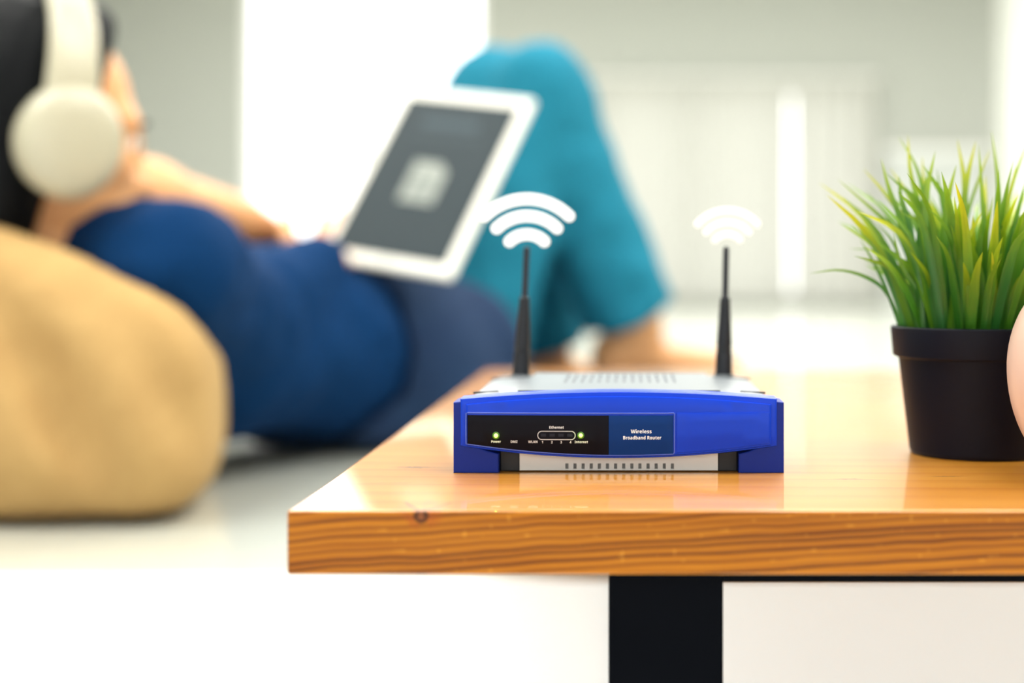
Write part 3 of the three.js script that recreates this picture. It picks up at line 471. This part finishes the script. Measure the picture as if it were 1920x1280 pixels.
  for (const [x, z, lean] of [[-0.0668, -0.1605, -0.047], [0.0690, -0.1605, -0.02]]) {
    const g = lathe([[0.0030, -0.004], [0.0060, -0.004], [0.0060, 0.0006], [0.0057, 0.002], [0.0054, 0.0145], [0.0048, 0.0150], [0.0048, 0.0158], [0.0054, 0.0162], [0.0053, 0.0178], [0.0047, 0.0182], [0.0047, 0.0190], [0.0052, 0.0195], [0.0034, 0.0500], [0.0033, 0.0514], [0.0027, 0.0520], [0.0021, 0.0520]], 32);
    const a = part('antenna', g, dark, t, lean < -0.03 ? 'left antenna' : 'right antenna'); a.position.set(x, 0.0440, z); a.rotation.z = lean;
    part('rod', lathe([[0.0021, 0.0515], [0.0021, 0.0835], [0.0019, 0.0848], [0.0013, 0.0856], [0, 0.0858]], 24), tip, a);
    part('swivel', new THREE.CylinderGeometry(0.0066, 0.0072, 0.0022, 32).translate(0, -0.001, 0), grey, a);
  }
}
// ---------------------------------------------------------------- wireless symbols over the antennas
const symbolWhite = std(0xffffff, 0.55, { emissive: 0xffffff, emissiveIntensity: 0.22 }), symbolPale = std(0xfbfaf3, 0.55, { emissive: 0xffffff, emissiveIntensity: 0.18 });  // slight emission put in so the arcs read white
function symbol(px, py, radii, stroke, half, mat, label, d = 1.0) {
  const o = P(px, py, d), t = thing('wireless_symbol', label, 'symbol', o, 'wireless symbols');
  for (const r of radii) {
    const R = r / F * d, w = stroke / F * d / 2, s = new THREE.Shape(), a0 = Math.PI / 2 - half, a1 = Math.PI / 2 + half;
    s.absarc(0, 0, R + w, a0, a1, false); s.absarc(R * Math.cos(a1), R * Math.sin(a1), w, a1, a1 + Math.PI, false); s.absarc(0, 0, R - w, a1, a0, true); s.absarc(R * Math.cos(a0), R * Math.sin(a0), w, a0 + Math.PI, a0 + 2 * Math.PI, false);
    const g = extrude(s, 0.0022, 0.0004, 2, 32); g.translate(0, 0, -0.0011); part('arc', g, mat, t);
  }
}
symbol(988, 486, [113, 81, 46.5], 21, 0.775, symbolWhite, 'large bright white three-arc wireless symbol above the left antenna');
symbol(1364, 470, [75, 53, 31], 13.5, 0.84, symbolPale, 'small pale three-arc wireless symbol above the right antenna');

// ---------------------------------------------------------------- potted grass
{
  const d0 = 0.93, c = P(1835, 500, d0).setY(TOP), t = thing('potted_plant', 'tuft of bright green grass in a small black plastic pot beside the router', 'potted plant', c);
  const potMat = phys(0x0a0d1b, 0.5, { specularIntensity: 0.3 });
  part('pot', lathe([[0, 0.0015], [0.038, 0.0015], [0.0405, 0], [0.0418, 0.0006], [0.0426, 0.003], [0.0492, 0.0595], [0.0512, 0.0604], [0.0527, 0.0612], [0.0541, 0.0780], [0.0538, 0.0792], [0.0528, 0.0794], [0.0518, 0.0786], [0.0508, 0.068], [0, 0.0675]], 72), potMat, t, 'black plastic pot with a wide rim');
  const soil = new THREE.CircleGeometry(0.0508, 40); soil.rotateX(-Math.PI / 2); soil.translate(0, 0.0702, 0); part('soil', soil, std(0x1d2414, 0.95), t);
  const r = rng(23), greens = [0x2c6a1d, 0x3f8420, 0x57a024, 0x6fae22].map((h) => h);
  const mats = [[0x4c8c1e, 0xa8c022], [0x357a1e, 0x82a822], [0x6a9e24, 0xd0d020], [0x2f7a30, 0x88b02a]].map(([a, b]) => {  // yellower tips: leaf colour, with some backlight put into it
    const A = new THREE.Color(a), B = new THREE.Color(b), tex = dataTexture(32, 128, (x, y) => { const k = smooth(0.3, 0.95, y / 128) , n = noise(x / 1.5, y / 40) * 9 + noise(x / 3 + 9, y / 9) * 4, m = A.clone().lerp(B, k), o = m.getRGB({}, THREE.SRGBColorSpace); return [o.r * 255 + n, o.g * 255 + n, o.b * 255 + n * 0.5]; });
    return phys(0xffffff, 0.42, { map: tex, transmission: 0.42, thickness: 0, side: THREE.DoubleSide });
  });
  function blade(pts, w, mat, roll = 0, n = 12) {
    const curve = new THREE.CatmullRomCurve3(pts), pos = [], uv = [], idx = [], up = V(0, 0, 1);
    for (let i = 0; i <= n; i++) {
      const s = i / n, p = curve.getPoint(s), tan = curve.getTangent(s), side = tan.clone().cross(up).normalize().applyAxisAngle(tan, roll), nor = side.clone().cross(tan), ww = w * (s < 0.45 ? lerp(0.72, 1, s / 0.45) : Math.pow(1 - (s - 0.45) / 0.55, 0.8)) + 0.00008;
      for (const [k, f] of [[-1, 0], [0, 1], [1, 0]]) { const q = p.clone().addScaledVector(side, k * ww / 2).addScaledVector(nor, -f * ww * 0.16); pos.push(q.x, q.y, q.z); uv.push(k * 0.5 + 0.5, s); }
      if (i) for (let k = 0; k < 2; k++) { const a = (i - 1) * 3 + k, b = a + 3; idx.push(a, a + 1, b, b, a + 1, b + 1); }
    }
    const g = new THREE.BufferGeometry(); g.setAttribute('position', new THREE.Float32BufferAttribute(pos, 3)); g.setAttribute('uv', new THREE.Float32BufferAttribute(uv, 2)); g.setIndex(idx); g.computeVertexNormals(); part('grass_blade', g, mat, t);
  }
  // the outer blades that give the tuft its outline: points across the tuft, depth in the tuft, width, material
  const K = 0.3204, at = (cx, cy, dz) => P(1500 + cx * K, 230 + cy * K, d0 - dz).sub(c);
  const hero = [
    [[[600, 1215], [500, 985], [390, 905], [230, 862], [55, 882]], 0.012, 9, 1], [[[735, 1215], [650, 700], [520, 590], [380, 470], [220, 330]], -0.012, 11, 0], [[[590, 1215], [520, 920], [430, 725], [295, 590]], 0.018, 10, 1], [[[600, 1215], [500, 960], [420, 800], [350, 680]], 0.0, 8, 1],
    [[[690, 1215], [640, 640], [520, 440], [370, 270]], -0.02, 13, 2], [[[690, 1215], [610, 640], [520, 380], [475, 210]], 0.01, 13, 0], [[[730, 1215], [690, 560], [620, 400], [525, 265]], -0.026, 11, 2], [[[750, 1215], [735, 520], [680, 260], [575, 80]], -0.018, 11, 0], [[[730, 1215], [700, 520], [645, 280], [632, 70]], -0.006, 13, 2], [[[720, 1215], [650, 640], [590, 430], [580, 310]], 0.016, 13, 1],
    [[[760, 1215], [755, 560], [725, 350], [715, 195]], -0.03, 11, 2], [[[780, 1215], [725, 820], [745, 400], [792, 165]], 0.02, 17, 0], [[[760, 1215], [700, 780], [720, 480], [745, 290]], 0.008, 16, 1], [[[850, 1215], [835, 820], [865, 460], [915, 245]], 0.03, 20, 0], [[[850, 1215], [860, 650], [825, 440], [802, 270]], -0.02, 12, 1], [[[950, 1215], [965, 700], [960, 330], [920, 95]], -0.012, 16, 2], [[[900, 1215], [940, 640], [980, 320], [1030, 105]], 0.0, 17, 2], [[[1090, 1215], [1090, 800], [1065, 420], [1045, 130]], 0.014, 13, 0],
    [[[960, 1215], [970, 600], [1060, 290], [1112, 155]], -0.03, 8, 2], [[[1150, 1215], [1165, 700], [1160, 350], [1120, 45]], -0.004, 15, 0], [[[870, 1215], [920, 900], [985, 680], [1065, 520]], 0.038, 20, 2], [[[1090, 1215], [1060, 930], [985, 700], [915, 515]], 0.036, 20, 2], [[[1110, 1215], [1150, 800], [1240, 370], [1330, 120]], -0.01, 15, 0], [[[1130, 1215], [1180, 700], [1215, 480], [1265, 250]], 0.012, 14, 2], [[[1170, 1215], [1220, 780], [1275, 520], [1320, 340]], 0.02, 15, 1],
    [[[1180, 1215], [1225, 840], [1300, 600], [1390, 430]], 0.03, 15, 2], [[[1160, 1215], [1200, 980], [1260, 790], [1370, 600]], 0.038, 15, 3], [[[640, 1215], [600, 900], [470, 760], [290, 735]], -0.02, 7, 3], [[[700, 1215], [650, 850], [520, 560], [385, 400]], -0.03, 9, 3], [[[660, 1215], [600, 860], [540, 690], [440, 580]], 0.0, 8, 1], [[[620, 1215], [580, 900], [520, 800], [420, 680]], -0.01, 7, 3], [[[720, 1215], [690, 900], [620, 720], [555, 640]], 0.032, 13, 1], [[[740, 1215], [690, 1000], [600, 850], [545, 640]], 0.03, 12, 1], [[[760, 1215], [800, 900], [700, 600], [590, 520]], 0.024, 12, 1], [[[820, 1215], [760, 960], [740, 760], [690, 560]], 0.034, 17, 1], [[[990, 1215], [965, 1020], [960, 880], [930, 700]], 0.03, 15, 3], [[[1010, 1215], [1020, 900], [1050, 700], [1060, 560]], 0.022, 22, 1],
  ];
  for (const [pts, dz, w, m] of hero) {
    const q = pts.map(([x, y], i) => at(x, y, dz * lerp(0.75, 1.1, i / (pts.length - 1)))); const b = q[0]; b.y = 0.069; const rr = Math.hypot(b.x, b.z); if (rr > 0.046) { b.x *= 0.046 / rr; b.z *= 0.046 / rr; }
    blade(q, w * 2.6 * K * d0 / F, mats[m], (r() - 0.5) * 0.5, 14);
  }
  // the fill of the tuft
  for (let i = 0; i < 150; i++) {
    const a = r() * Math.PI * 2, q = Math.sqrt(r()), b = V(Math.cos(a) * q * 0.042, 0.069, Math.sin(a) * q * 0.042), lean = q * 0.5 + r() * 0.22, len = lerp(0.055, 0.118, r()) * (1 - 0.1 * q), dir = a + (r() - 0.5) * 0.9;
    const out = V(Math.cos(dir), 0, Math.sin(dir)), m1 = b.clone().addScaledVector(out, lean * len * 0.28).add(V(0, len * 0.42, 0)), m2 = b.clone().addScaledVector(out, lean * len * 0.62).add(V(0, len * 0.76, 0)), e = b.clone().addScaledVector(out, lean * len * (1 + r() * 0.35)).add(V(0, len * lerp(0.9, 1.02, r()), 0));
    blade([b, m1, m2, e], lerp(0.004, 0.008, r()), mats[Math.floor(r() * 4)], (r() - 0.5) * 1.6, 9);
  }
}
// ---------------------------------------------------------------- peach vase at the right edge
{
  const t = thing('vase', 'smooth peach-pink rounded vase in front of the pot, cut off by the right edge', 'vase', V(0.2606, TOP, -0.82));
  const pts = [[0, 0.001], [0.024, 0.001], [0.0255, 0]]; const hy = 0.0606; for (let i = 0; i <= 26; i++) { const a = lerp(-1.08, 1.15, i / 26); pts.push([0.0527 * Math.cos(a) ** 0.92, hy + Math.sin(a) * (a < 0 ? 0.0665 : 0.058)]); }
  pts.push([0.0225, 0.1175], [0.0228, 0.1215], [0.0215, 0.1225], [0.0200, 0.1205], [0.0195, 0.112], [0.03, 0.09]);
  part('vessel', lathe(pts, 96), phys(0xcfb0a2, 0.4, { clearcoat: 0.3, clearcoatRoughness: 0.3 }), t);
}
scene.traverse((o) => { if (o.isMesh) { o.castShadow = true; o.receiveShadow = true; } });
renderer.render(scene, camera);
